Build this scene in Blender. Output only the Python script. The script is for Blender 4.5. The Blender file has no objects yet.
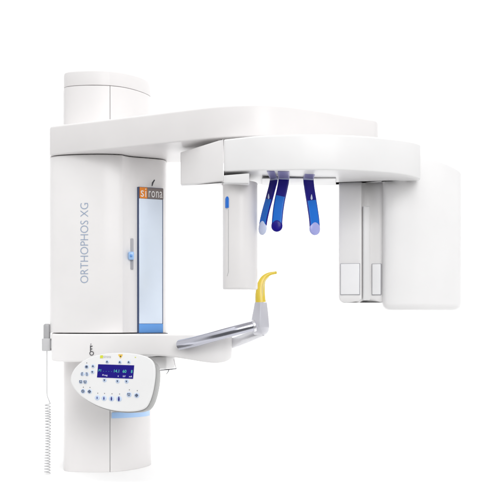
import bpy, math
from mathutils import Vector, Matrix

S = 0.41667 / 500.0            # metres per photo pixel per metre of distance
HZ = 320.0                     # horizon row
ZF = -152.3 * 3.02               # floor, in pixel*metre units below the lens
HC = -ZF * S                   # lens height above the floor
scene = bpy.context.scene
COL = scene.collection

def W(px, py, D):
    return Vector(((px - 250) * S * D, D, HC + (HZ - py) * S * D))
def Z(zu):
    return HC + zu * S
def XY(px, D):
    return ((px - 250) * S * D, D)

# ------------------------------------------------------------------ materials
def mat(name, col, rough=0.35, metal=0.0, coat=0.0, spec=0.5, vary=0.02, bump=0.0, bscale=900.0, trans=0.0, alpha=1.0, emit=None, ior=1.45):
    m = bpy.data.materials.new(name); m.use_nodes = True
    nt = m.node_tree; b = nt.nodes['Principled BSDF']
    b.inputs['Roughness'].default_value = rough
    b.inputs['Metallic'].default_value = metal
    b.inputs['Coat Weight'].default_value = coat
    b.inputs['Coat Roughness'].default_value = 0.08
    b.inputs['Specular IOR Level'].default_value = spec
    b.inputs['Transmission Weight'].default_value = trans
    b.inputs['IOR'].default_value = ior
    if emit:
        b.inputs['Emission Color'].default_value = (*emit[0], 1); b.inputs['Emission Strength'].default_value = emit[1]
    tc = nt.nodes.new('ShaderNodeTexCoord')
    n = nt.nodes.new('ShaderNodeTexNoise'); n.inputs['Scale'].default_value = 9.0; n.inputs['Detail'].default_value = 4
    nt.links.new(tc.outputs['Object'], n.inputs['Vector'])
    cr = nt.nodes.new('ShaderNodeValToRGB')
    cr.color_ramp.elements[0].position = 0.3; cr.color_ramp.elements[1].position = 0.7
    cr.color_ramp.elements[0].color = (*[max(0, c * (1 - vary)) for c in col], 1)
    cr.color_ramp.elements[1].color = (*[min(1, c * (1 + vary)) for c in col], 1)
    nt.links.new(n.outputs['Fac'], cr.inputs['Fac']); nt.links.new(cr.outputs['Color'], b.inputs['Base Color'])
    if bump:
        n2 = nt.nodes.new('ShaderNodeTexNoise'); n2.inputs['Scale'].default_value = bscale; n2.inputs['Detail'].default_value = 2
        bp = nt.nodes.new('ShaderNodeBump'); bp.inputs['Strength'].default_value = bump; bp.inputs['Distance'].default_value = 0.0006
        nt.links.new(tc.outputs['Object'], n2.inputs['Vector'])
        nt.links.new(n2.outputs['Fac'], bp.inputs['Height']); nt.links.new(bp.outputs['Normal'], b.inputs['Normal'])
    return m

M = dict(
    white=mat('white_lacquer', (0.745, 0.727, 0.724), 0.32, coat=0.04, spec=0.28, bump=0.05),
    bright=mat('bright_white_lacquer', (0.785, 0.78, 0.78), 0.34, coat=0.04, spec=0.28, bump=0.05),
    column=mat('column_lacquer', (0.765, 0.748, 0.745), 0.34, spec=0.25, bump=0.05),
    shell=mat('shell_white', (0.845, 0.83, 0.827), 0.32, coat=0.04, spec=0.28, bump=0.05),
    core=mat('dark_core', (0.12, 0.12, 0.13), 0.7),
    panelw=mat('panel_white', (0.77, 0.77, 0.77), 0.4, coat=0.05, spec=0.3),
    pgrey=mat('panel_side_shade_grey', (0.29, 0.29, 0.285), 0.38, coat=0.1),  # shade on the panel's sides is put into this darker grey
    paper=mat('backdrop_paper', (0.95, 0.95, 0.95), 0.9, spec=0.0, vary=0.004),
    chrome=mat('polished_steel', (0.50, 0.505, 0.57), 0.19, metal=1.0),
    satin=mat('satin_aluminium', (0.80, 0.80, 0.84), 0.32, metal=0.85),
    pale=mat('pale_coated_metal', (0.80, 0.80, 0.83), 0.25, metal=0.35, coat=0.2),
    post=mat('grey_cast_plastic', (0.56, 0.56, 0.61), 0.34, metal=0.25, coat=0.25),
    yellow=mat('yellow_plastic', (0.80, 0.60, 0.055), 0.34, coat=0.3),
    yellow2=mat('pale_yellow_plastic', (0.86, 0.72, 0.28), 0.34, coat=0.3),
    navy=mat('navy_plastic', (0.010, 0.004, 0.23), 0.36, coat=0.12, spec=0.22),
    blue=mat('blue_plastic', (0.008, 0.15, 0.62), 0.36, coat=0.15, spec=0.25),
    lav=mat('lavender_plastic', (0.36, 0.38, 0.74), 0.35, coat=0.2),
    ltlav=mat('pale_lavender_plastic', (0.62, 0.68, 0.88), 0.35, coat=0.2),
    tab=mat('violet_grey_shade', (0.22, 0.21, 0.40), 0.4, metal=0.1),  # violet-grey carries the shade under the band
    frame=mat('mirror_frame_slate', (0.05, 0.075, 0.16), 0.35),
    mirror=mat('tinted_mirror', (0.77, 0.86, 0.99), 0.26, metal=0.25, vary=0.03),
    logo_grey=mat('logo_grey', (0.20, 0.17, 0.165), 0.45),
    logo_or=mat('logo_orange', (0.80, 0.24, 0.02), 0.45),
    logo_w=mat('logo_white', (0.85, 0.83, 0.82), 0.5),
    ltblue=mat('light_blue_plastic', (0.37, 0.58, 0.90), 0.35, coat=0.2),
    midblue=mat('mid_blue_plastic', (0.13, 0.34, 0.76), 0.35, coat=0.2),
    letter=mat('lettering_blue_grey', (0.30, 0.38, 0.52), 0.5),
    dark=mat('dark_grey_print', (0.06, 0.06, 0.07), 0.5),
    midgrey=mat('mid_grey_plastic', (0.42, 0.42, 0.43), 0.4),
    handset=mat('handset_grey', (0.55, 0.55, 0.56), 0.4, coat=0.1),
    cord=mat('cord_grey', (0.52, 0.52, 0.53), 0.45),
    slot=mat('slot_grey', (0.40, 0.40, 0.43), 0.45),
    button=mat('button_blue', (0.52, 0.62, 0.78), 0.4, coat=0.1),
    icon=mat('icon_slate', (0.035, 0.05, 0.11), 0.5),
    iconnavy=mat('icon_navy', (0.02, 0.02, 0.2), 0.5),
    screen=mat('lcd_blue', (0.010, 0.006, 0.15), 0.3, coat=0.0, spec=0.12, emit=((0.02, 0.012, 0.26), 0.2)),
    lcdg=mat('lcd_green', (0.05, 0.4, 0.3), 0.5, emit=((0.12, 0.62, 0.42), 0.4)),
    lcdw=mat('lcd_white', (0.6, 0.6, 0.7), 0.5, emit=((0.6, 0.6, 0.75), 0.45)),
    lime=mat('lime_print', (0.62, 0.66, 0.04), 0.5),
    warn=mat('warning_yellow', (0.85, 0.55, 0.03), 0.5),
    sensorw=mat('sensor_white', (0.875, 0.865, 0.862), 0.34, spec=0.3, bump=0.05),
    headw=mat('head_white', (0.835, 0.828, 0.828), 0.36, spec=0.25, bump=0.05),
    window=mat('clear_window_white', (0.92, 0.92, 0.93), 0.15, coat=0.3),
)

# ------------------------------------------------------------------ mesh helpers
class MB:
    def __init__(self):
        self.v = []; self.f = []; self.mi = []; self.mats = []
    def slot(self, m):
        if m not in self.mats: self.mats.append(m)
        return self.mats.index(m)
    def add(self, verts, faces, m):
        o = len(self.v); k = self.slot(m)
        self.v += [tuple(p) for p in verts]
        for f in faces:
            self.f.append([i + o for i in f]); self.mi.append(k)
        return self
    def build(self, name, parent=None, sharp=38, **props):
        me = bpy.data.meshes.new(name)
        org = Vector(parent['_org']) if parent is not None and '_org' in parent else Vector((0, 0, 0))
        if props.get('origin') is not None: org = Vector(props.pop('origin'))
        else: props.pop('origin', None)
        me.from_pydata([tuple(Vector(p) - org) for p in self.v], [], self.f)
        for m in self.mats: me.materials.append(m)
        me.polygons.foreach_set('material_index', self.mi)
        me.validate(); me.update()
        import bmesh
        bm = bmesh.new(); bm.from_mesh(me)
        bmesh.ops.remove_doubles(bm, verts=bm.verts, dist=1e-6)
        bmesh.ops.recalc_face_normals(bm, faces=bm.faces)
        bm.to_mesh(me); bm.free()
        for p in me.polygons: p.use_smooth = True
        me.set_sharp_from_angle(angle=math.radians(sharp))
        o = bpy.data.objects.new(name, me); COL.objects.link(o)
        if parent is not None:
            o.parent = parent
        else:
            o.location = org
        o['_org'] = tuple(org)
        for k, val in props.items(): o[k] = val
        return o

def chaikin(pts, n=3):
    for _ in range(n):
        out = []
        for i in range(len(pts)):
            a, b = pts[i], pts[(i + 1) % len(pts)]
            out.append(tuple(0.75 * p + 0.25 * q for p, q in zip(a, b)))
            out.append(tuple(0.25 * p + 0.75 * q for p, q in zip(a, b)))
        pts = out
    res = []
    for p in pts:
        if not res or (Vector(p[:2]) - Vector(res[-1][:2])).length > 2e-4: res.append(p)
    if (Vector(res[0][:2]) - Vector(res[-1][:2])).length < 2e-4: res.pop()
    return res

def plan(rows, zt=None, zb=None, smooth=3):
    """rows: (photo column, distance[, top, bottom]) -> world x, y, ztop, zbottom"""
    pts = []
    for r in rows:
        x, y = XY(r[0], r[1])
        t = r[2] if len(r) > 2 and r[2] is not None else zt
        b = r[3] if len(r) > 3 and r[3] is not None else zb
        pts.append((x, y, Z(t), Z(b)))
    return chaikin(pts, smooth) if smooth else pts

def inset(P, d):
    n = len(P); out = []
    area = sum(P[i][0] * P[(i + 1) % n][1] - P[(i + 1) % n][0] * P[i][1] for i in range(n))
    sg = 1 if area > 0 else -1
    for i in range(n):
        a, b, c = Vector(P[i - 1][:2]), Vector(P[i][:2]), Vector(P[(i + 1) % n][:2])
        e1 = (b - a).normalized(); e2 = (c - b).normalized()
        n1 = Vector((-e1.y, e1.x)) * sg; n2 = Vector((-e2.y, e2.x)) * sg
        nn = n1 + n2
        nn = nn.normalized() if nn.length > 1e-6 else n1
        k = 1 / max(0.5, nn.dot(n1))
        q = b + nn * d * k
        out.append((q.x, q.y))
    return out

def prism(mb, P, m, rt=0.004, rb=0.004, seg=4):
    n = len(P); rings = []
    def ring(d, dz, top):
        q = inset(P, d) if d > 0 else [p[:2] for p in P]
        return [(q[i][0], q[i][1], (P[i][2] - dz) if top else (P[i][3] + dz)) for i in range(n)]
    if rb > 0:
        for k in range(seg + 1):
            a = math.pi / 2 * k / seg
            rings.append(ring(rb * (1 - math.sin(a)), rb * (1 - math.cos(a)), False))
    else: rings.append(ring(0, 0, False))
    if rt > 0:
        for k in range(seg + 1):
            a = math.pi / 2 * k / seg
            rings.append(ring(rt * (1 - math.cos(a)), rt * (1 - math.sin(a)), True))
    else: rings.append(ring(0, 0, True))
    v = [p for r in rings for p in r]; f = []
    for k in range(len(rings) - 1):
        for i in range(n):
            j = (i + 1) % n
            f.append([k * n + i, k * n + j, (k + 1) * n + j, (k + 1) * n + i])
    f.append(list(range(n))[::-1]); f.append([(len(rings) - 1) * n + i for i in range(n)])
    mb.add(v, f, m); return mb

def catmull(pts, n=8):
    out = []; L = len(pts)
    for i in range(L - 1):
        p0 = pts[max(0, i - 1)]; p1 = pts[i]; p2 = pts[i + 1]; p3 = pts[min(L - 1, i + 2)]
        for k in range(n):
            t = k / n
            out.append(tuple(0.5 * ((2 * b) + (-a + c) * t + (2 * a - 5 * b + 4 * c - d) * t * t + (-a + 3 * b - 3 * c + d) * t ** 3)
                             for a, b, c, d in zip(p0, p1, p2, p3)))
    out.append(tuple(pts[-1])); return out

def sweep(mb, path, m, a, b=None, ref=None, sides=18, power=2.0, cap=True):
    """path: Vectors; a,b: half widths (numbers or per point); ref: direction of the a axis"""
    n = len(path); rings = []
    A = a if isinstance(a, (list, tuple)) else [a] * n
    B = (b if isinstance(b, (list, tuple)) else [b] * n) if b is not None else A
    side = None
    for i in range(n):
        t = (path[min(n - 1, i + 1)] - path[max(0, i - 1)]).normalized()
        if ref is not None: s = Vector(ref)
        elif side is not None: s = side
        else: s = Vector((0, 0, 1)) if abs(t.z) < 0.9 else Vector((1, 0, 0))
        s = (s - t * s.dot(t)).normalized(); side = s
        u = t.cross(s)
        r = []
        for k in range(sides):
            an = 2 * math.pi * k / sides; c, d = math.cos(an), math.sin(an)
            e = 2 / power
            r.append(path[i] + s * A[i] * math.copysign(abs(c) ** e, c) + u * B[i] * math.copysign(abs(d) ** e, d))
        rings.append(r)
    v = [p for r in rings for p in r]; f = []
    for i in range(n - 1):
        for k in range(sides):
            j = (k + 1) % sides
            f.append([i * sides + k, i * sides + j, (i + 1) * sides + j, (i + 1) * sides + k])
    if cap:
        f.append(list(range(sides))[::-1]); f.append([(n - 1) * sides + k for k in range(sides)])
    mb.add(v, f, m); return mb

def box(mb, c, ux, uy, uz, hx, hy, hz, m, r=0.001):
    """box with softened edges; axes ux uy uz, half sizes hx hy hz"""
    ux, uy, uz = Vector(ux).normalized(), Vector(uy).normalized(), Vector(uz).normalized(); c = Vector(c)
    r = min(r, hx * .9, hy * .9, hz * .9)
    P = []
    for sx, sy in ((1, 1), (-1, 1), (-1, -1), (1, -1)):
        for k in range(4):
            an = math.pi / 2 * (k / 3) + {(1, 1): 0, (-1, 1): math.pi / 2, (-1, -1): math.pi, (1, -1): 1.5 * math.pi}[(sx, sy)]
            P.append((sx * (hx - r) + r * math.cos(an), sy * (hy - r) + r * math.sin(an), hz, -hz))
    t = MB(); prism(t, P, m, r, r, 3)
    mb.add([c + ux * p[0] + uy * p[1] + uz * p[2] for p in t.v], t.f, m); return mb

def text(mb, body, m, fn, offset=0.0, sx=1.0):
    """flat lettering; fn maps the unit box of the text to the surface"""
    cu = bpy.data.curves.new('lettering', 'FONT'); cu.body = body; cu.offset = offset; cu.resolution_u = 4
    o = bpy.data.objects.new('lettering', cu); COL.objects.link(o)
    dg = bpy.context.evaluated_depsgraph_get(); dg.update()
    me = bpy.data.meshes.new_from_object(o.evaluated_get(dg))
    xs = [v.co.x for v in me.vertices]; ys = [v.co.y for v in me.vertices]
    x0, x1, y0, y1 = min(xs), max(xs), min(ys), max(ys)
    mb.add([fn((v.co.x - x0) / (x1 - x0), (v.co.y - y0) / (y1 - y0)) for v in me.vertices], [list(p.vertices) for p in me.polygons], m)
    bpy.data.objects.remove(o); bpy.data.curves.remove(cu); bpy.data.meshes.remove(me)
    return mb

def surf_y(P, x):
    best = None
    for i in range(len(P)):
        a, b = P[i], P[(i + 1) % len(P)]
        if (a[0] - x) * (b[0] - x) <= 0 and abs(a[0] - b[0]) > 1e-9:
            y = a[1] + (b[1] - a[1]) * (x - a[0]) / (b[0] - a[0])
            if best is None or y < best: best = y
    return best

# ------------------------------------------------------------------ backdrop
mb = MB()
prof = [(2.52, 0.0), (6.0, 0.0)]
for k in range(1, 13):
    a = math.pi / 2 * k / 12
    prof.append((6.0 + 1.2 * math.sin(a), 1.2 - 1.2 * math.cos(a)))
prof.append((7.2, 5.0))
v = []
for y, z in prof: v += [(-6, y, z), (6, y, z)]
mb.add(v, [[2 * i, 2 * i + 1, 2 * i + 3, 2 * i + 2] for i in range(len(prof) - 1)], M['paper'])
mb.build('floor', sharp=60, kind='structure')

# ------------------------------------------------------------------ the X-ray machine
org = W(107, 471, 3.15); org.z = 0
root = bpy.data.objects.new('xray_machine', None); COL.objects.link(root)
root.location = org; root['_org'] = tuple(org)
root['label'] = 'tall white dental panoramic x-ray machine with overhead arm and control panel'
root['category'] = 'x-ray machine'
def part(mb, name, parent=root, sharp=38, label=None):
    kw = {'label': label} if label else {}
    return mb.build(name, parent, sharp, **kw)

# --- column: two shells with an open seam between them, core inside, cap on top
CT, CB = 250 * 3.02, ZF
cap_b = 235.0 * 3.02
full = [(64, 3.30), (63.5, 3.16), (63.6, 3.075), (64.5, 3.045), (72, 3.028), (88, 3.018), (100, 3.018), (109.6, 3.024),
        (110.22, 3.0245), (122, 3.040), (134, 3.075), (144, 3.12), (150.5, 3.165), (151, 3.20), (150.5, 3.26), (146, 3.33), (130, 3.36), (72, 3.36)]
L = [(64, 3.34), (63.3, 3.16), (63.3, 3.06), (66, 3.038), (76, 3.024), (90, 3.018), (102, 3.0195), (109.78, 3.024), (109.78, 3.024), (109.78, 3.028), (109.78, 3.34), (109.78, 3.34)]
R = [(110.22, 3.34), (110.22, 3.34), (110.22, 3.028), (110.22, 3.0245), (110.22, 3.0245), (122, 3.040), (134, 3.075), (144, 3.12), (150.5, 3.165), (151.5, 3.21), (150, 3.30), (142, 3.34)]
zc = cap_b - 1.6
mb = MB()
prism(mb, plan(L, zc, CB, 2), M['column'], 0.0008, 0.001)
column = part(mb, 'column')
mb = MB(); PR = plan(R, zc, CB, 2); prism(mb, PR, M['column'], 0.0008, 0.001)
part(mb, 'front_cover', column)
mb = MB(); C = inset(plan(full, 1, 0, 2), 0.03)
prism(mb, [(p[0], p[1], Z(CT - 20), Z(CB + 4)) for p in C], M['core'], 0, 0)
part(mb, 'inner_frame', column)
mb = MB(); prism(mb, plan(full, CT, cap_b, 2), M['column'], 0.0045, 0.001)
part(mb, 'column_cap', column)
# blue strip round the front cover, below the control panel
mb = MB()
zs1, zs0 = -92.6 * 3.024, -98.4 * 3.024
X0, X1 = XY(111.6, 3.02)[0], XY(149, 3.14)[0]
P2 = []
for i in range(15):
    x = X0 + (X1 - X0) * i / 14
    P2.append((x, surf_y(PR, x) - 0.0028, Z(zs1), Z(zs0 - (i / 14.) ** 2 * 5)))
for i in range(14, -1, -1):
    x = X0 + (X1 - X0) * i / 14
    P2.append((x, surf_y(PR, x) + 0.006, Z(zs1), Z(zs0 - (i / 14.) ** 2 * 5)))
prism(mb, P2, M['ltblue'], 0.001, 0.001)
part(mb, 'light_strip', column)

# --- carriage housing
HT, HB = 484.0, -12.8 * 2.93
HO = -0.033
hp = [(50, 3.32), (49.3, 3.15), (49.3, 3.04), (50.5, 3.0), (57, 2.978), (74, 2.962), (92, 2.955), (106, 2.955), (118, 2.962), (122.5, 2.966),
      (123.5, 2.972), (126.5, 2.984), (130, 2.996), (135, 3.006), (142, 3.015), (152, 3.030), (160, 3.043), (164.5, 3.054), (167, 3.085), (167, 3.14), (166, 3.30), (158, 3.37), (70, 3.37)]
HP = plan([(a, b + HO * (1 if b < 3.2 else 0)) for a, b in hp], HT, HB, 2)
mb = MB(); prism(mb, HP, M['shell'], 0.003, 0.002)
housing = part(mb, 'housing')
# thin dark core between boom and housing
mb = MB()
q = inset(HP, 0.012)
prism(mb, [(p[0], p[1], Z(486.8), Z(HT) - 0.001) for p in q], M['core'], 0, 0)
part(mb, 'gasket', housing)
# lettering along the left side
mb = MB()
zl0, zl1 = Z((HZ - 283) * 2.925), Z((HZ - 203) * 2.925)
xl0, xl1 = XY(88.3, 2.925)[0], XY(80.3, 2.925)[0]
def fl(u, v):
    x = xl0 + (xl1 - xl0) * v
    return Vector((x, surf_y(HP, x) - 0.0006, zl0 + (zl1 - zl0) * u))
text(mb, 'ORTHOPHOS XG', M['letter'], fl, offset=-0.012)
part(mb, 'lettering', housing)
# mirror: slab on the front of the housing
ma, mc = Vector((*XY(138.2, 2.9705), 0)), Vector((*XY(163.3, 3.0085), 0))
mx = (mc - ma).normalized(); my = Vector((-mx.y, mx.x, 0))      # my points away from the lens
if my.y < 0: my = -my
mw = (mc - ma).length
zm1, zm0 = Z((HZ - 187.2) * 2.98), Z((HZ - 333) * 2.98)
def MP(u, v, h=0.0):      # u across 0..1, v photo row on the mirror, h in front of the glass
    p = ma + mx * mw * u - my * h
    return Vector((p.x, p.y, Z((HZ - v) * 2.98)))
def mplate(mb, u0, u1, v0, v1, m, h0, h1, r=0.0008):
    c = (MP((u0 + u1) / 2, (v0 + v1) / 2, (h0 + h1) / 2))
    zt, zb = MP(0, v0).z, MP(0, v1).z
    box(mb, (c.x, c.y, (zt + zb) / 2), mx, my, (0, 0, 1), mw * (u1 - u0) / 2, abs(h1 - h0) / 2, (zt - zb) / 2, m, r)
mb = MB(); mplate(mb, 0, 1, 187, 333.4, M['frame'], -0.05, 0.0, 0.0015)
mirror = part(mb, 'mirror')
mb = MB(); mplate(mb, 0.035, 0.955, 198.6, 323.6, M['mirror'], -0.002, 0.0012)
part(mb, 'mirror_glass', mirror)
mb = MB(); mplate(mb, 0.03, 0.975, 323.9, 332.9, M['midblue'], -0.002, 0.0018)
part(mb, 'lower_trim', mirror)
mb = MB()
mplate(mb, 0.05, 0.345, 187.5, 198.4, M['logo_or'], -0.002, 0.0018, 0.0003)
mplate(mb, 0.35, 0.99, 187.5, 198.4, M['logo_grey'], -0.002, 0.0018, 0.0003)
for t, u0, u1, v1 in (('s', .085, .205, 190.6), ('i', .26, .30, 188.6), ('r', .40, .475, 190.6), ('o', .51, .645, 190.6), ('n', .69, .80, 190.6), ('a', .835, .945, 190.6)):
    text(mb, t, M['logo_w'], lambda a, b, u0=u0, u1=u1, v1=v1: MP(u0 + (u1 - u0) * a, 197.0 + (v1 - 197.0) * b, 0.0024))
part(mb, 'logo_plate', mirror)
# small dark slanted mark above the mirror
mb = MB(); sweep(mb, [MP(.52, 185.6, .004), MP(.55, 182.5, .003), MP(.63, 179.4, .002)], M['dark'], [.0012, .0021, .0016], sides=10)
part(mb, 'slanted_mark', housing)
# height slider with its slot
mb = MB()
yb = surf_y(HP, XY(131.8, 2.978)[0])
c = W(131.8, 254, yb)
box(mb, c + Vector((0, 0.0, 0)), (1, 0.12, 0), (-0.12, 1, 0), (0, 0, 1), 0.0042, 0.0025, 0.0385, M['slot'], 0.002)
slot = part(mb, 'slider')
mb = MB(); c = W(131.2, 255.8, yb - 0.008)
box(mb, c, (1, 0.12, 0), (-0.12, 1, 0), (0, 0, 1), 0.0070, 0.0075, 0.0100, M['ltblue'], 0.003)
box(mb, c + Vector((0.0008, -0.008, 0)), (1, 0.12, 0), (-0.12, 1, 0), (0, 0, 1), 0.0030, 0.002, 0.0032, M['midblue'], 0.001)
part(mb, 'slider_knob', slot)

# --- overhead arm
BT, BB = 194 * 2.95, 486.2
bp = [(50, 3.30), (49.6, 3.05), (49.6, 2.975), (50, 2.952), (50.6, 2.948), (54, 2.941), (100, 2.862), (150, 2.776), (195, 2.702), (215, 2.672), (232, 2.655), (250, 2.648), (268, 2.650), (288, 2.666),
      (315, 2.716), (345, 2.784), (366, 2.832), (374, 2.852), (377.5, 2.87), (378.5, 2.90), (374, 2.97), (350, 3.07), (310, 3.12), (250, 3.12), (190, 3.085), (170, 3.085), (167, 3.10), (168, 3.34), (160, 3.40), (70, 3.40), (54, 3.36)]
mb = MB(); prism(mb, plan(bp, BT, BB, 2), M['white'], 0.006, 0.0035)
arm = part(mb, 'overhead_arm')
# bearing between the arm and the rotating unit
mb = MB(); cx, cy = XY(290, 2.86)
circ = [(cx + .10 * math.cos(2 * math.pi * k / 48), cy + .10 * math.sin(2 * math.pi * k / 48), Z(BB + 2), Z(466)) for k in range(48)]
prism(mb, circ, M['midgrey'], 0, 0); part(mb, 'bearing', arm)

# --- rotating unit: curved band
RT, RB = 470, 380
rp = [(223.8, 2.80, None, None), (223.8, 2.80), (223.8, 2.601, None, 386), (223.8, 2.601, None, 386), (240, 2.575, None, 384.5), (256, 2.552, None, 382), (275, 2.538), (300, 2.531), (330, 2.532), (355, 2.545), (376, 2.566),
      (396, 2.594, 470, None), (409, 2.622, 470, 379), (418, 2.652, 469, 376), (420.4, 2.662, 468, 375.5), (420.4, 2.664, 468, 375.5), (420.4, 2.70, 468, 378), (420, 2.722, 468, 380), (419, 2.729, 468, 381), (385, 2.732), (384, 2.732), (383, 2.735), (382, 2.750), (380.5, 2.762), (338, 2.763), (337, 2.763), (337, 2.81), (336, 2.81), (260, 2.81)]
mb = MB(); prism(mb, plan(rp, RT, RB, 2), M['bright'], 0.004, 0.003)
band = part(mb, 'rotating_arm')
# end block on the left: upper block plus lower slab below the band
mb = MB()
ep = [(180.4, 2.815, 470, 377), (180.4, 2.805, 470, 377), (180.6, 2.80, 470, 376), (200, 2.705, 470, 366), (222.3, 2.601, 470, 357), (223.2, 2.597, 470, 356), (223.3, 2.600, 470, 356), (223.3, 2.62, 470, 356), (223.3, 2.84, 470, 372), (222, 2.86, 470, 376), (190, 2.90, 470, 378), (182, 2.88, 470, 378)]
prism(mb, plan(ep, smooth=2), M['shell'], 0.002, 0.006)
lp = [(223.0, 2.602, 376.4, 356), (224, 2.6015, 376.4, 356), (248.3, 2.566, 376.4, 350), (249.3, 2.568, 376.4, 350), (249.4, 2.575, 376.4, 350), (249.4, 2.80, 376.4, 362), (248, 2.82, 376.4, 362), (223.0, 2.82, 376.4, 368)]
prism(mb, plan(lp, smooth=2), M['bright'], 0.001, 0.003)
part(mb, 'end_block', band)
# clear-edged service plate under the band
mb = MB()
sp = [(262, 2.665), (262, 2.665), (336, 2.665), (336, 2.665), (336, 2.80), (336, 2.80), (262, 2.80), (262, 2.80)]
prism(mb, plan(sp, 379.6, 376.6, 2), M['bright'], 0.0004, 0.0008)
part(mb, 'service_plate', band)
# hidden bridge that carries the two heads
mb = MB()
prism(mb, plan([(345, 2.70), (345, 2.70), (410, 2.68), (410, 2.68), (410, 2.80), (410, 2.80), (345, 2.80), (345, 2.80)], 430, 384, 2), M['core'], 0, 0)
part(mb, 'bridge', band)

# --- tube column hanging from the end block
tp = [(222.6, 2.695), (222.8, 2.658), (226.5, 2.632), (235, 2.616), (246, 2.617), (254, 2.638), (257.6, 2.668), (257.6, 2.705), (252, 2.738), (238, 2.75), (226.5, 2.73)]
TP = plan(tp, 366, 30.6 * 2.66, 2)
mb = MB(); prism(mb, TP, M['column'], 0.001, 0.0035)
tube = part(mb, 'tube_column')
mb = MB()
xb = XY(227.3, 2.645)[0]
def on_tube(px, py, h):
    x = XY(px, 2.645)[0]; y = surf_y(TP, x); e = 0.002
    nx = Vector((surf_y(TP, x + e) - surf_y(TP, x - e), -2 * e, 0)).normalized()
    p = Vector((x, y, Z((HZ - py) * y))); return p + nx * h, nx
c, nx = on_tube(227.3, 202.2, 0.0)
tx = Vector((-nx.y, nx.x, 0))
sweep(mb, [c + Vector((0, 0, .0125)), c + Vector((0, 0, .0105)), c + Vector((0, 0, .007)), c + Vector((0, 0, -.0125))], M['blue'], [.0022, .0045, .0062, .0062], [.001, .0024, .003, .003], ref=tx, sides=20, power=2.6)
part(mb, 'light_localizer', tube)
mb = MB()
for px in (228.6, ):
    a, nx = on_tube(px, 209, .0); b2, _ = on_tube(px, 272, .0); b3, _ = on_tube(px - 1.2, 276, .0)
    sweep(mb, [a, (a + b2) / 2, b2, b3], M['midgrey'], .0007, sides=8)
part(mb, 'guide_rail', tube)

# --- sensor head on the right
mb = MB()
snp = [(339, 2.92), (338.6, 2.80), (338.8, 2.775), (340, 2.768), (360, 2.756), (361.5, 2.757), (362, 2.766), (363.5, 2.776), (366, 2.780), (371, 2.780), (383, 2.768), (386, 2.775), (386, 2.92), (380, 2.94), (345, 2.94)]
SN = plan(snp, 400, 17.5 * 2.77, 2); prism(mb, SN, M['sensorw'], 0.001, 0.012)
sensor = part(mb, 'sensor_head')
mb = MB()
box(mb, W(365.4, 253.5, 2.776), (1, .08, 0), (-.08, 1, 0), (0, 0, 1), 0.0082, 0.019, 0.1085, M['bright'], 0.003)
part(mb, 'sensor_rail', sensor)
def on_sensor(px0, px1, y0, y1, m, name):
    Xa, Xb = XY(px0, 2.77)[0], XY(px1, 2.77)[0]
    ya, yb_ = surf_y(SN, Xa), surf_y(SN, Xb)
    a, b = Vector((Xa, ya, 0)), Vector((Xb, yb_, 0)); d = (b - a); n = Vector((d.y, -d.x, 0)).normalized()
    if n.y > 0: n = -n
    c = (a + b) / 2; zt, zb = Z((HZ - y0) * 2.77), Z((HZ - y1) * 2.77)
    t = MB()
    box(t, (c.x + n.x * .0008, c.y + n.y * .0008, (zt + zb) / 2), d, -n, (0, 0, 1), d.length / 2, .0022, (zt - zb) / 2, M['slot'], .0008)
    box(t, (c.x + n.x * .0020, c.y + n.y * .0020, (zt + zb) / 2), d, -n, (0, 0, 1), d.length / 2 - .0013, .0024, (zt - zb) / 2 - .0013, m, .0010)
    return part(t, name, sensor)
on_sensor(340.5, 359.6, 263.5, 295.0, M['window'], 'sensor_window')
on_sensor(372.4, 381.6, 263.5, 295.0, M['window'], 'sensor_window')

# --- large x-ray head
mb = MB()
hp2 = [(382.4, 2.98, 446, None), (382.2, 2.80, 446, None), (382.2, 2.775, 446, None), (383, 2.752, 446, None), (388, 2.738, 447, None), (402, 2.735, 456, None), (418, 2.741, 459, None), (440, 2.768, 444, None), (455, 2.795, 428, None), (460, 2.81, 421, None), (461.3, 2.83, 419, None), (461.3, 2.87, 419, None), (458, 3.0, 430, None), (452, 3.04, 432, None), (390, 3.04, 446, None)]
prism(mb, plan(hp2, 446, 10.0 * 2.735, 2), M['headw'], 0.006, 0.016, 6)
part(mb, 'xray_head')

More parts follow.
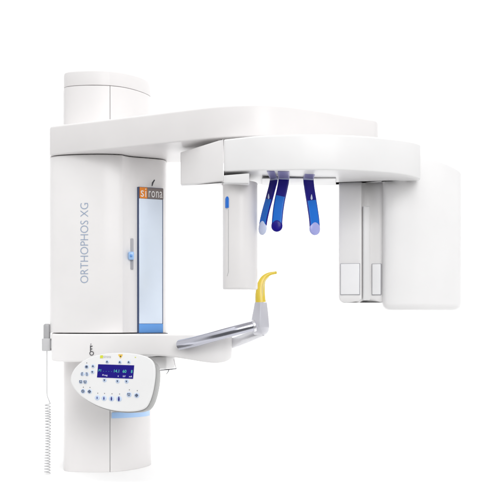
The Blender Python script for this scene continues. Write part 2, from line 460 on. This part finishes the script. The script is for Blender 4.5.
# --- temple supports
def support(pts, wdir, half, tabpts, tip_m, cols, sleeve_row, label, tabw, twdir, drop=None):
    wdir = Vector(wdir).normalized()
    path = [Vector(p) for p in catmull([tuple(W(*p)) for p in pts], 24)]
    n = len(path)
    k = next(i for i, p in enumerate(path) if HZ - (p.z - HC) / (S * p.y) >= sleeve_row)
    ln_ = [0]
    for i in range(n - 1): ln_.append(ln_[-1] + (path[i + 1] - path[i]).length)
    hw = abs(wdir.x) * half
    e = next(i for i in range(n) if ln_[i] >= ln_[-1] - 1.05 * half)
    st_i = next(i for i in range(n) if ln_[i] >= ln_[-1] - 2.25 * half)
    t = MB(); sweep(t, path[:e + 1:3] + [path[e]], cols[0], half, .0018, ref=wdir, sides=24, power=5)
    o = part(t, 'temple_support', root, label=label)
    t = MB(); sweep(t, path[k:e + 1:3] + [path[e]], cols[1], half * .86, .0026, ref=wdir, sides=24, power=6); part(t, 'grip_sleeve', o)
    A, B = [], []
    seg = path[st_i:]
    for i in range(st_i, n):
        f = 2 * (ln_[i] - ln_[st_i]) / (ln_[-1] - ln_[st_i]) - 1
        w = max(0.02, 1 - abs(f) ** 2.2) ** .5
        A.append(half * 1.06 * w); B.append(.0046 * w ** .5)
    t = MB(); sweep(t, seg, tip_m, A, B, ref=wdir, sides=28); part(t, 'tip_pad', o)
    tb = [Vector(p) for p in catmull([tuple(W(*p)) for p in tabpts], 5)]
    t = MB(); sweep(t, tb, M['tab'], tabw, .0014, ref=twdir, sides=20, power=7)
    t2 = W(*pts[0]) ; d2 = (path[6] - path[0]).normalized()
    sweep(t, [t2 + Vector((0, -.0024, 0)) - d2 * .002, t2 + Vector((0, -.0028, 0)) + d2 * .0045], M['ltlav'], half * .95, .0012, ref=wdir, sides=16, power=6)  # pale strip paints the light reflected by the tab's lower step
    part(t, 'mounting_tab', o)
    if drop:
        t = MB(); c = path[k - 8]; nn = wdir.cross(Vector((0, 0, 1))).normalized(); nn = nn if nn.y < 0 else -nn
        sweep(t, [c + nn * .003 + Vector((0, 0, z)) for z in (.006, .002, -.003, -.006)], M['ltlav'], [.0006, .0018, .0028, .0012], [.0005, .0012, .0016, .0008], ref=wdir, sides=12); part(t, 'rivet', o)
support([(274.0, 178.2, 2.655), (273.0, 184, 2.655), (270.9, 192, 2.655), (268.8, 200, 2.655), (266, 210, 2.655), (263.9, 219, 2.655), (262.8, 226, 2.655), (262.2, 235, 2.655)], (.56, -.83, 0), .0140,
        [(270.6, 170.6, 2.56), (272.0, 174.6, 2.62), (274.0, 178.6, 2.655)], M['ltlav'], (M['navy'], M['blue']), 199, 'slender blue support turned edge on, with pale tip', .0082, (1, 0, 0), True)
support([(283.9, 177.5, 2.645), (283.4, 183, 2.645), (281.8, 191, 2.645), (279.8, 200, 2.645), (278.2, 210, 2.645), (277.3, 219, 2.645), (276.9, 226, 2.645), (276.7, 231.8, 2.645)], (1, -.12, 0), .0118,
        [(283.6, 171.0, 2.56), (283.6, 174.6, 2.61), (283.9, 178.0, 2.645)], M['navy'], (M['navy'], M['blue']), 196, 'middle blue support with dark navy tip', .0125, (1, 0, 0))
support([(308.4, 178.0, 2.66), (308.7, 183, 2.66), (309.8, 191, 2.66), (311.3, 200, 2.66), (313, 211, 2.66), (314.2, 220, 2.66), (314.7, 228, 2.66), (314.7, 235.2, 2.66)], (.88, .47, 0), .0130,
        [(310.6, 170.8, 2.565), (309.6, 174.6, 2.62), (308.4, 178.4, 2.66)], M['lav'], (M['navy'], M['blue']), 200, 'blue support on the right with lavender tip', .0118, (1, .1, 0), True)

# --- shelf with rounded front lobe
ST = -13.8 * 2.95
shp = [(52, 3.30, None, -121), (51.2, 3.05, None, -121), (51.2, 2.965, None, -121), (51.8, 2.944, None, -121), (56, 2.938, None, -122), (72, 2.925, None, -124), (100, 2.90, None, -118), (128, 2.875, None, -104), (150, 2.853, None, -101), (172, 2.83, None, -105), (190, 2.808, None, -112), (208, 2.79, None, -120), (222, 2.785, None, -120), (231, 2.80, None, -112), (233, 2.84, None, -106), (228, 2.92, None, -104), (205, 3.02, None, -104), (176, 3.09, None, -110), (168, 3.14, None, -110), (168, 3.34, None, -121), (150, 3.38, None, -121), (70, 3.38, None, -121)]
SHP = plan(shp, ST, -121, 2)
mb = MB(); prism(mb, SHP, M['shell'], 0.004, 0.005)
shelf = part(mb, 'shelf')
mb = MB()      # dark strip painting the mirror's shadow on the shelf top
a = ma - my * 0.012
c = (ma + mc) / 2 - my * 0.010
box(mb, (c.x, c.y, Z(ST) + 0.0006), mx, my, (0, 0, 1), mw * .53, .010, .0012, M['dark'], .0005)
part(mb, 'mirror_shadow', shelf)
# engraved symbol
mb = MB()
def on_shelf(px, py, h=0.0008):
    x = XY(px, 2.91)[0]; y = surf_y(SHP, x) - h
    return Vector((x, y, Z((HZ - py) * y)))
def stroke(pts, r=.0009):
    p = [on_shelf(*q) for q in pts]; sweep(mb, p, M['dark'], r * 1.15, sides=8)
stroke([(90.6, 345.4), (90.6, 348), (90.6, 351.2)]); stroke([(90.4, 346.3), (92.6, 346.1)]); stroke([(90.4, 348.9), (92.4, 348.9)])
stroke([(91.8 + 2.0 * math.cos(k * math.pi / 8), 353.3 + 1.9 * math.sin(k * math.pi / 8)) for k in range(17)], .0008)
stroke([(90.8, 344.0), (91.2, 344.2)], .001)
part(mb, 'symbol', shelf)
# small hook bracket under the shelf
mb = MB()
box(mb, W(161, 362.5, 2.93), (1, -.3, 0), (.3, 1, 0), (0, 0, 1), .026, .03, .015, M['bright'], .004)
bk = part(mb, 'bracket', shelf)
mb = MB()
sweep(mb, [W(160, 370.2, 2.88), W(168, 369.6, 2.88), W(176.5, 368.6, 2.88)], M['dark'], [.0010, .0014, .0009], sides=8)
sweep(mb, [W(169, 369.5, 2.88), W(168.3, 371.5, 2.88), W(166.2, 374.3, 2.88)], M['dark'], [.0011, .0009, .0006], sides=8)
sweep(mb, [W(176.3, 368.6, 2.88), W(175, 364, 2.90), W(174, 359.5, 2.91)], M['window'], .0012, sides=8)
part(mb, 'hook', shelf)

# --- grab handles and the bite block post
mb = MB()
hpth = [Vector(p) for p in catmull([tuple(W(*p)) for p in [(180.2, 344.9, 2.806), (188, 343.2, 2.788), (198, 340.8, 2.768), (214, 336.4, 2.745), (230, 331.9, 2.735), (245, 327.9, 2.735), (254, 325.7, 2.738)]], 8)]
n = len(hpth)
sweep(mb, hpth, M['chrome'], [.0122 - .0006 * i / (n - 1) for i in range(n)], sides=36)
handle = part(mb, 'grab_handle', root, label='shiny steel grab handle')
mb = MB()
e0 = hpth[-3]; d = (hpth[-1] - hpth[-4]).normalized()
sweep(mb, [e0 - d * .001, e0, e0 + d * .003, e0 + d * .006, e0 + d * .007], M['satin'], [.0112, .0132, .0140, .0132, .011], sides=32)
part(mb, 'collar', handle)
mb = MB()
h2 = [Vector(p) for p in catmull([tuple(W(*p)) for p in [(225, 345.5, 2.86), (234, 342.6, 2.835), (248, 337.2, 2.81), (262, 331.2, 2.795)]], 8)]
sweep(mb, h2, M['pale'], .0122, sides=28)
part(mb, 'grab_handle', root, label='pale grab handle on the far side')
mb = MB()
# faceted post: cross-sections from bottom to top
secs = []
for y, x0, xm, x1, dn, df in ((335.0, 254, 262, 266, 2.755, 2.80), (331.5, 251.5, 261, 268.5, 2.735, 2.81), (327, 250.5, 260, 269.4, 2.725, 2.815), (320, 251.2, 259.8, 269.0, 2.727, 2.81), (312, 252.8, 260, 268.2, 2.735, 2.80), (302.2, 254.6, 260.3, 267.0, 2.745, 2.785)):
    cs = [W(x0, y, dn + .022), W(x0 + .5, y, dn + .012), W(xm - 1.2, y, dn + .001), W(xm, y, dn), W(xm + 1.2, y, dn + .001), W(x1 - .4, y, dn + .022), W(x1, y, dn + .03), W(x1 - .8, y, df), W(xm, y, df + .008), W(x0 + .8, y, df)]
    zz = cs[3].z
    secs.append([Vector((p.x, p.y, zz)) for p in cs])
v = [p for s_ in secs for p in s_]; k = len(secs[0]); f = []
for i in range(len(secs) - 1):
    for j in range(k):
        f.append([i * k + j, i * k + (j + 1) % k, (i + 1) * k + (j + 1) % k, (i + 1) * k + j])
f.append(list(range(k))[::-1]); f.append([(len(secs) - 1) * k + j for j in range(k)])
mb.add(v, f, M['post']); post = part(mb, 'bite_block_post', sharp=30)
post_top = secs[-1][3].z

# --- control panel
def PD(px, py): return 2.785 - (px - 115) * .00062 + (382 - py) * .00045
q0, q1, q2 = W(115, 382, PD(115, 382)), W(135, 382, PD(135, 382)), W(115, 362, PD(115, 362))
pn = (q1 - q0).cross(q2 - q0).normalized()
if pn.y > 0: pn = -pn
pu = (q1 - q0).normalized(); pv = (q2 - q0).normalized()
def Q(px, py, h=0.0): return W(px, py, PD(px, py)) + pn * h
out = [(69.8, 381.5), (70.8, 374.5), (75, 367.2), (82, 361), (91, 356.6), (102, 353.8), (115, 352.6), (128, 352.8), (140, 354.4), (148.5, 357.2), (153.4, 362), (155, 369), (154.6, 379), (152.6, 391), (149.4, 401.5), (145.2, 408.2), (138, 410.8), (128, 411.6), (115, 410.8), (103, 408), (92, 403.4), (82, 397), (74.2, 389.5)]
out = chaikin(out, 2)
cxp, cyp = 118, 383
def ring_p(sc, h, dx=0, dy=0): return [Q(cxp + (x - cxp) * sc + dx, cyp + (y - cyp) * sc + dy, h) for x, y in out]
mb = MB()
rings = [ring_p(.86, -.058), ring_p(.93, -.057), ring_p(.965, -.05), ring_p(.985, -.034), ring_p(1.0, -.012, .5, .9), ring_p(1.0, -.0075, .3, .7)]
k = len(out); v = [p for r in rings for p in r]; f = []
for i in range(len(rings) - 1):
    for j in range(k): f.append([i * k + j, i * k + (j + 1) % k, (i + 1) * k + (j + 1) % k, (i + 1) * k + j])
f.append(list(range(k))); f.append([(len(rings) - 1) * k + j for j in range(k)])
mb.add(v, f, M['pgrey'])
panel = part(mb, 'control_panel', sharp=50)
mb = MB()
rings = [ring_p(.995, -.0075), ring_p(1.002, -.006), ring_p(1.002, -.0035), ring_p(.995, -.0012), ring_p(.982, -.0002), ring_p(.965, 0)]
v = [p for r in rings for p in r]; f = []
for i in range(len(rings) - 1):
    for j in range(k): f.append([i * k + j, i * k + (j + 1) % k, (i + 1) * k + (j + 1) % k, (i + 1) * k + j])
f.append(list(range(k))); f.append([(len(rings) - 1) * k + j for j in range(k)])
mb.add(v, f, M['panelw']); part(mb, 'face_plate', panel, sharp=50)
# mount arm from the panel back to the column
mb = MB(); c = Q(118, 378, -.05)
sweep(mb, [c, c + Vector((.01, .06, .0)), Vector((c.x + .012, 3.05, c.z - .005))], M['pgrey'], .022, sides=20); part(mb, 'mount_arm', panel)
# screen
sc = [(98.2, 364.2), (134.3, 365.3), (133.1, 378.9), (97.0, 377.5)]
def SC(u, v, h=0.0016):
    (ax, ay), (bx, by), (cx_, cy_), (dx, dy) = sc
    tx_, ty_ = ax + (bx - ax) * u, ay + (by - ay) * u; lx, ly = dx + (cx_ - dx) * u, dy + (cy_ - dy) * u
    return Q(lx + (tx_ - lx) * v, ly + (ty_ - ly) * v, h)
mb = MB()
vv = [SC(0, 0, 0), SC(1, 0, 0), SC(1, 1, 0), SC(0, 1, 0), SC(.003, .01, .001), SC(.997, .01, .001), SC(.997, .99, .001), SC(.003, .99, .001)]
mb.add(vv, [[0, 1, 5, 4], [1, 2, 6, 5], [2, 3, 7, 6], [3, 0, 4, 7], [4, 5, 6, 7], [3, 2, 1, 0]], M['screen'])
def st(body, u0, u1, v0, v1, m): text(mb, body, m, lambda a, b: SC(u0 + (u1 - u0) * a, v0 + (v1 - v0) * b, .0014))
st('P1', .035, .10, .44, .62, M['lcdg']); st('14.1', .46, .60, .42, .64, M['lcdg']); st('60', .70, .80, .42, .64, M['lcdg']); st('8', .93, .97, .42, .64, M['lcdg'])
st('. . . .', .16, .40, .47, .49, M['lcdg'])
st('Prog', .15, .29, .10, .25, M['lcdw']); st('s', .575, .60, .11, .20, M['lcdw']); st('kV', .72, .79, .10, .23, M['lcdw']); st('mA', .89, .97, .10, .23, M['lcdw'])
part(mb, 'screen', panel)
# buttons
def disc(mb, px, py, r, h, m, n=20, sx=1.0, base=0.0):
    R_ = [[Q(px + sx * r * q * math.cos(2 * math.pi * i / n), py + r * q * math.sin(2 * math.pi * i / n), base + hh) for i in range(n)] for q, hh in ((1, -.0003), (1, h * .6), (.86, h), (.3, h * 1.05))]
    v = [p for r_ in R_ for p in r_]; f = []
    for i in range(3):
        for j in range(n): f.append([i * n + j, i * n + (j + 1) % n, (i + 1) * n + (j + 1) % n, (i + 1) * n + j])
    f.append([3 * n + j for j in range(n)]); f.append(list(range(n))[::-1]); mb.add(v, f, m)
def poly(mb, px, py, pts, m, h=.0022): mb.add([Q(px + a, py + b, h) for a, b in pts], [list(range(len(pts)))], m)
def ln(mb, px, py, pts, m, w=.28, h=.0020):
    sweep(mb, [Q(px + a, py + b, h) for a, b in pts], m, w * S * 2.78, sides=6)
def arc(cx_, cy_, r, a0, a1, n=9): return [(cx_ + r * math.cos(math.radians(a0 + (a1 - a0) * i / (n - 1))), cy_ + r * math.sin(math.radians(a0 + (a1 - a0) * i / (n - 1)))) for i in range(n)]
UP = [(-1, .7), (1, .7), (.15, -1.0), (-.15, -1.0)]; DN = [(-1, -.7), (1, -.7), (.15, 1.0), (-.15, 1.0)]
def person(mb, px, py, s_):
    poly(mb, px, py, arc(0, -1.35 * s_, .62 * s_, 0, 330, 12), M['iconnavy'])
    poly(mb, px, py, [(-.8 * s_, -.65 * s_), (.8 * s_, -.65 * s_), (.75 * s_, .7 * s_), (.45 * s_, 2.0 * s_), (-.45 * s_, 2.0 * s_), (-.75 * s_, .7 * s_)], M['iconnavy'], .0021)
def button(px, py, r, icon, sx=1.0):
    mb = MB(); disc(mb, px, py, r, .0012, M['button'], sx=sx)
    if icon == 'up': poly(mb, px, py, UP, M['icon'])
    elif icon == 'down': poly(mb, px, py, DN, M['icon'])
    elif icon == 'star':
        for a in range(0, 180, 45):
            c, s_ = math.cos(math.radians(a)), math.sin(math.radians(a)); ln(mb, px, py, [(-1.5 * c, -1.5 * s_), (1.5 * c, 1.5 * s_)], M['icon'], .2)
    elif icon == 'ring': ln(mb, px, py, arc(0, 0, 1.3, 0, 360, 17), M['icon'], .25); ln(mb, px, py, [(-.6, -.3), (.6, .3)], M['icon'], .2)
    elif icon == 'cross': ln(mb, px, py, arc(0, 0, 1.2, 0, 360, 17), M['icon'], .22); ln(mb, px, py, [(-1.7, 0), (1.7, 0)], M['icon'], .2); ln(mb, px, py, [(0, -1.7), (0, 1.7)], M['icon'], .2)
    elif icon == 'left': ln(mb, px, py, [(.9, -1.5), (-.6, -1.3), (-.7, 0), (-.5, 1.3), (.2, 1.5)], M['icon'], .2); ln(mb, px, py, [(.4, -1), (.2, 1)], M['icon'], .16)
    elif icon == 'right': ln(mb, px, py, [(-.9, -1.5), (.6, -1.3), (.7, 0), (.5, 1.3), (-.2, 1.5)], M['icon'], .2); ln(mb, px, py, [(-.4, -1), (-.2, 1)], M['icon'], .16)
    elif icon == 'tooth': ln(mb, px, py, [(-1.3, -1.3), (-1.1, .2), (-.6, 1.4), (0, .2), (.6, 1.4), (1.1, .2), (1.3, -1.3), (0, -.9), (-1.3, -1.3)], M['icon'], .24)
    elif icon[0] == 'p': person(mb, px, py, float(icon[1:]))
    part(mb, 'button', panel)
for b in [(86.8, 366.8, 2.1, 'star'), (93.2, 366.2, 1.9, 'up'), (92.6, 372.0, 1.9, 'down'), (82.4, 374.0, 2.0, 'left'), (87.0, 374.2, 2.0, 'right'), (81.0, 381.8, 2.0, 'tooth'), (85.4, 382.0, 2.0, 'tooth'),
          (83.2, 391.2, 2.3, 'ring'), (89.7, 391.6, 2.3, 'cross'), (107.3, 361.8, 1.8, 'up'), (120.0, 362.2, 1.8, 'up'), (128.9, 362.2, 1.8, 'up'), (104.7, 380.2, 2.1, 'down'), (117.7, 381.2, 2.1, 'down'), (126.7, 381.4, 2.1, 'down'),
          (97.4, 397.8, 2.5, 'p.62'), (104.2, 398.3, 2.6, 'p.78'), (111.7, 398.7, 2.7, 'p.95'), (119.1, 398.9, 2.8, 'p1.15'), (129.1, 394.6, 2.6, 'tooth'), (136.8, 395.4, 2.6, 'cross')]:
    button(*b)
for px, py in [(86.8, 362.9), (83.4, 387.2), (90.0, 387.4), (97.8, 393.2), (104.6, 393.4), (112, 393.8), (119.6, 394.0), (129.4, 389.8), (137.3, 390.6)]:
    mb = MB(); disc(mb, px, py, .42, .0007, M['dark'], 12); part(mb, 'indicator_light', panel)
# print on the face
mb = MB()
poly(mb, 0, 0, [(100.2, 355.4), (103.2, 355.3), (103.1, 358.2), (100.1, 358.3)], M['lime'], .0006)
text(mb, 'sirona', M['midgrey'], lambda a, b: Q(103.6 + 7.4 * a, 358.0 - 2.7 * b, .0006))
part(mb, 'panel_lettering', panel)
mb = MB()
poly(mb, 0, 0, [(118.2, 355.0), (122.9, 355.1), (120.6, 358.6)], M['warn'], .0006)
poly(mb, 0, 0, [(118.4, 354.2), (122.7, 354.3), (122.7, 354.8), (118.4, 354.7)], M['warn'], .0006)
poly(mb, 120.6, 356.4, arc(0, 0, .75, 0, 330, 12), M['dark'], .0008)
part(mb, 'warning_sign', panel)
mb = MB(); poly(mb, 0, 0, [(134.9, 356.9), (136.1, 357.0), (136.0, 357.8), (134.8, 357.7)], M['lime'], .0006); part(mb, 'label_mark', panel)

# --- hand switch holder (fixed to the shelf)
mb = MB()
HD = 2.985
hx, hy = XY(46.6, HD)
hold = [(hx + sx * (.0112 - r_) + r_ * math.cos(a), hy + sy * (.0115 - r_) + r_ * math.sin(a), Z((HZ - 338.4) * HD), Z((HZ - 351) * HD)) for r_ in (.005,) for sx, sy, a0 in ((1, 1, 0), (-1, 1, 90), (-1, -1, 180), (1, -1, 270)) for a in [math.radians(a0 + 30 * i) for i in range(4)]]
prism(mb, hold, M['handset'], .0012, .003)
box(mb, (XY(51.3, HD)[0], hy, Z((HZ - 344.5) * HD)), (1, 0, 0), (0, 1, 0), (0, 0, 1), .006, .007, .010, M['handset'], .001)
part(mb, 'switch_holder', shelf)

# ------------------------------------------------------------------ hand switch (lifts out of its holder)
mb = MB()
zt, zb = Z((HZ - 324) * HD), Z((HZ - 338.4) * HD)
hxs = hx + .0008
sweep(mb, [Vector((hxs, hy, z)) for z in (zb, zb + .002, zt - .006, zt - .003, zt - .001, zt)], M['midgrey'], [.0086, .0088, .0088, .0086, .0078, .006], sides=28)
switch = mb.build('hand_switch', None, 38, origin=(hx, hy, zb), label='grey cylindrical hand switch with coiled cord in the holder beside the shelf', category='hand switch')
mb = MB(); sweep(mb, [Vector((hxs, hy, zt - .0005)), Vector((hxs, hy, zt + .0008)), Vector((hxs, hy, zt + .0016))], M['handset'], [.0056, .0054, .003], sides=24)
mb.build('release_button', switch)
mb = MB()
pth = [Vector((hxs, hy, Z((HZ - y) * HD))) for y in (350.6, 360, 375, 388)]
xa = XY(47.6, HD)[0]
pth = [Vector(p) for p in catmull([tuple(p) for p in pth] + [(hxs + .0005, hy, Z((HZ - 395) * HD)), (xa + .004, hy - .002, Z((HZ - 400.5) * HD)), (xa + .0066, hy, Z((HZ - 403.5) * HD))], 6)]
top, bot = pth[-1].z, 0.0022
turns = 25
for i in range(1, turns * 16 + 1):
    a = 2 * math.pi * i / 16
    pth.append(Vector((xa + (.0066 + .0005 * math.sin(i * .021)) * math.cos(a) + .0009 * math.sin(i * .011), hy - .0066 * math.sin(a), top + (bot - top) * (i / (turns * 16) + .010 * math.sin(i * .047) * (1 - i / (turns * 16))))))
sweep(mb, pth, M['cord'], .0012, sides=8)
mb.build('coiled_cord', switch)

# ------------------------------------------------------------------ yellow bite block
mb = MB()
bpts = [(260.6, 302.3, 2.765, 5.3, 4.6), (260.3, 298.5, 2.765, 5.1, 4.4), (260.2, 293.5, 2.765, 4.8, 3.9), (260.6, 288.0, 2.765, 4.3, 3.1), (261.5, 283.0, 2.765, 3.7, 2.4), (263.5, 278.6, 2.765, 3.0, 1.8), (266.8, 275.4, 2.765, 2.2, 1.5), (271.0, 273.5, 2.765, 1.6, 1.3), (276.2, 272.7, 2.765, 1.3, 1.2)]
cat = catmull([(*W(a, b, c), d * S * c, e * S * c) for a, b, c, d, e in bpts], 6)
path = [Vector(p[:3]) for p in cat]
path[0].z = post_top
sweep(mb, path, M['yellow'], [p[4] for p in cat], [p[3] for p in cat], ref=(0, 1, 0), sides=24, power=2.6)
bite = mb.build('bite_block', None, 40, origin=path[0], label='curved yellow plastic bite block standing on the grey post between the handles', category='bite block')
mb = MB()
c = W(275.6, 272.7, 2.765)
sweep(mb, [c + Vector((dx * .001, 0, 0)) for dx in (-2.2, -1.2, .6, 2.4, 3.2)], M['yellow'], [.0026, .0032, .0036, .0028, .0010], sides=16)
mb.build('bite_tip', bite)
mb = MB()
rib = [Vector(W(a, b, 2.757)) for a, b in ((262.8, 297), (262.6, 291), (263.2, 285.5), (265, 280.6), (267, 278.2), (269, 276.4))]
rib = [Vector(p) for p in catmull([tuple(p) for p in rib], 5)]
sweep(mb, rib, M['yellow2'], [.0010 + .0010 * math.sin(math.pi * i / (len(rib) - 1)) for i in range(len(rib))], sides=10)
mb.build('stiffening_rib', bite)

for o in list(bpy.data.objects):
    if '_org' in o: del o['_org']

# ------------------------------------------------------------------ camera, light, view
cam = bpy.data.cameras.new('camera'); co = bpy.data.objects.new('camera', cam); COL.objects.link(co)
co.location = (0, 0, HC); co.rotation_euler = (math.radians(90), 0, 0)
cam.sensor_width = 36; cam.lens = 36 / 0.41667; cam.shift_y = (HZ - 250) / 500; cam.clip_end = 100; cam.clip_start = .05
scene.camera = co

w = bpy.data.worlds.new('World'); scene.world = w; w.use_nodes = True
nt = w.node_tree; bg = nt.nodes['Background']
tc = nt.nodes.new('ShaderNodeTexCoord'); sep = nt.nodes.new('ShaderNodeSeparateXYZ'); nt.links.new(tc.outputs['Generated'], sep.inputs[0])
# white studio all round; low dark zone behind the lens added for steel reflections
mr = nt.nodes.new('ShaderNodeMapRange'); mr.interpolation_type = 'SMOOTHSTEP'
mr.inputs['From Min'].default_value = -0.75; mr.inputs['From Max'].default_value = -0.18; mr.inputs['To Min'].default_value = 0; mr.inputs['To Max'].default_value = 1
nt.links.new(sep.outputs['Y'], mr.inputs['Value'])
mz = nt.nodes.new('ShaderNodeMapRange'); mz.interpolation_type = 'SMOOTHSTEP'
mz.inputs['From Min'].default_value = 0.12; mz.inputs['From Max'].default_value = 0.42
nt.links.new(sep.outputs['Z'], mz.inputs['Value'])
mx_ = nt.nodes.new('ShaderNodeMath'); mx_.operation = 'MAXIMUM'; nt.links.new(mr.outputs[0], mx_.inputs[0]); nt.links.new(mz.outputs[0], mx_.inputs[1])
st_ = nt.nodes.new('ShaderNodeMapRange'); st_.inputs['To Min'].default_value = 0.15; st_.inputs['To Max'].default_value = 1.08
ml = nt.nodes.new('ShaderNodeMapRange'); ml.interpolation_type = 'SMOOTHSTEP'      # left side dimmed to darken left-facing surfaces
ml.inputs['From Min'].default_value = -0.85; ml.inputs['From Max'].default_value = -0.35; ml.inputs['To Min'].default_value = 0.70; ml.inputs['To Max'].default_value = 1
nt.links.new(sep.outputs['X'], ml.inputs['Value'])
mrr = nt.nodes.new('ShaderNodeMapRange'); mrr.interpolation_type = 'SMOOTHSTEP'  # right side dimmed too, so right-facing whites don't clip
mrr.inputs['From Min'].default_value = 0.35; mrr.inputs['From Max'].default_value = 0.85; mrr.inputs['To Min'].default_value = 1; mrr.inputs['To Max'].default_value = 0.62
nt.links.new(sep.outputs['X'], mrr.inputs['Value'])
mlr = nt.nodes.new('ShaderNodeMath'); mlr.operation = 'MULTIPLY'; nt.links.new(ml.outputs[0], mlr.inputs[0]); nt.links.new(mrr.outputs[0], mlr.inputs[1])
mm_ = nt.nodes.new('ShaderNodeMath'); mm_.operation = 'MULTIPLY'; nt.links.new(mx_.outputs[0], mm_.inputs[0]); nt.links.new(mlr.outputs[0], mm_.inputs[1])
nt.links.new(mm_.outputs[0], st_.inputs['Value']); nt.links.new(st_.outputs[0], bg.inputs['Strength'])
bg.inputs['Color'].default_value = (1, 1, 1, 1)

def area(name, loc, target, size, power, col=(1, 1, 1)):
    l = bpy.data.lights.new(name, 'AREA'); l.shape = 'SQUARE'; l.size = size; l.energy = power; l.color = col
    o = bpy.data.objects.new(name, l); COL.objects.link(o); o.location = loc
    o.rotation_euler = (Vector(target) - Vector(loc)).to_track_quat('-Z', 'Y').to_euler()
area('key_softbox', (0.9, -0.9, 1.7), (0.1, 2.8, 0.5), 1.9, 58)
area('overhead_fill', (0.0, 2.0, 3.6), (0, 2.9, 0), 2.0, 16)  # lamp added to wash out the shadow on the floor
area('backdrop_light', (0.0, 5.0, 3.8), (0, 7.1, 2.0), 3.0, 80)  # added to burn the backdrop out to white

vs = scene.view_settings
scene.display_settings.display_device = 'sRGB'
vs.view_transform = 'Standard'; vs.look = 'None'; vs.gamma = 1; vs.use_curve_mapping = False; vs.exposure = 0.28
scene.render.engine = 'CYCLES'; scene.cycles.use_denoising = True; scene.cycles.max_bounces = 8
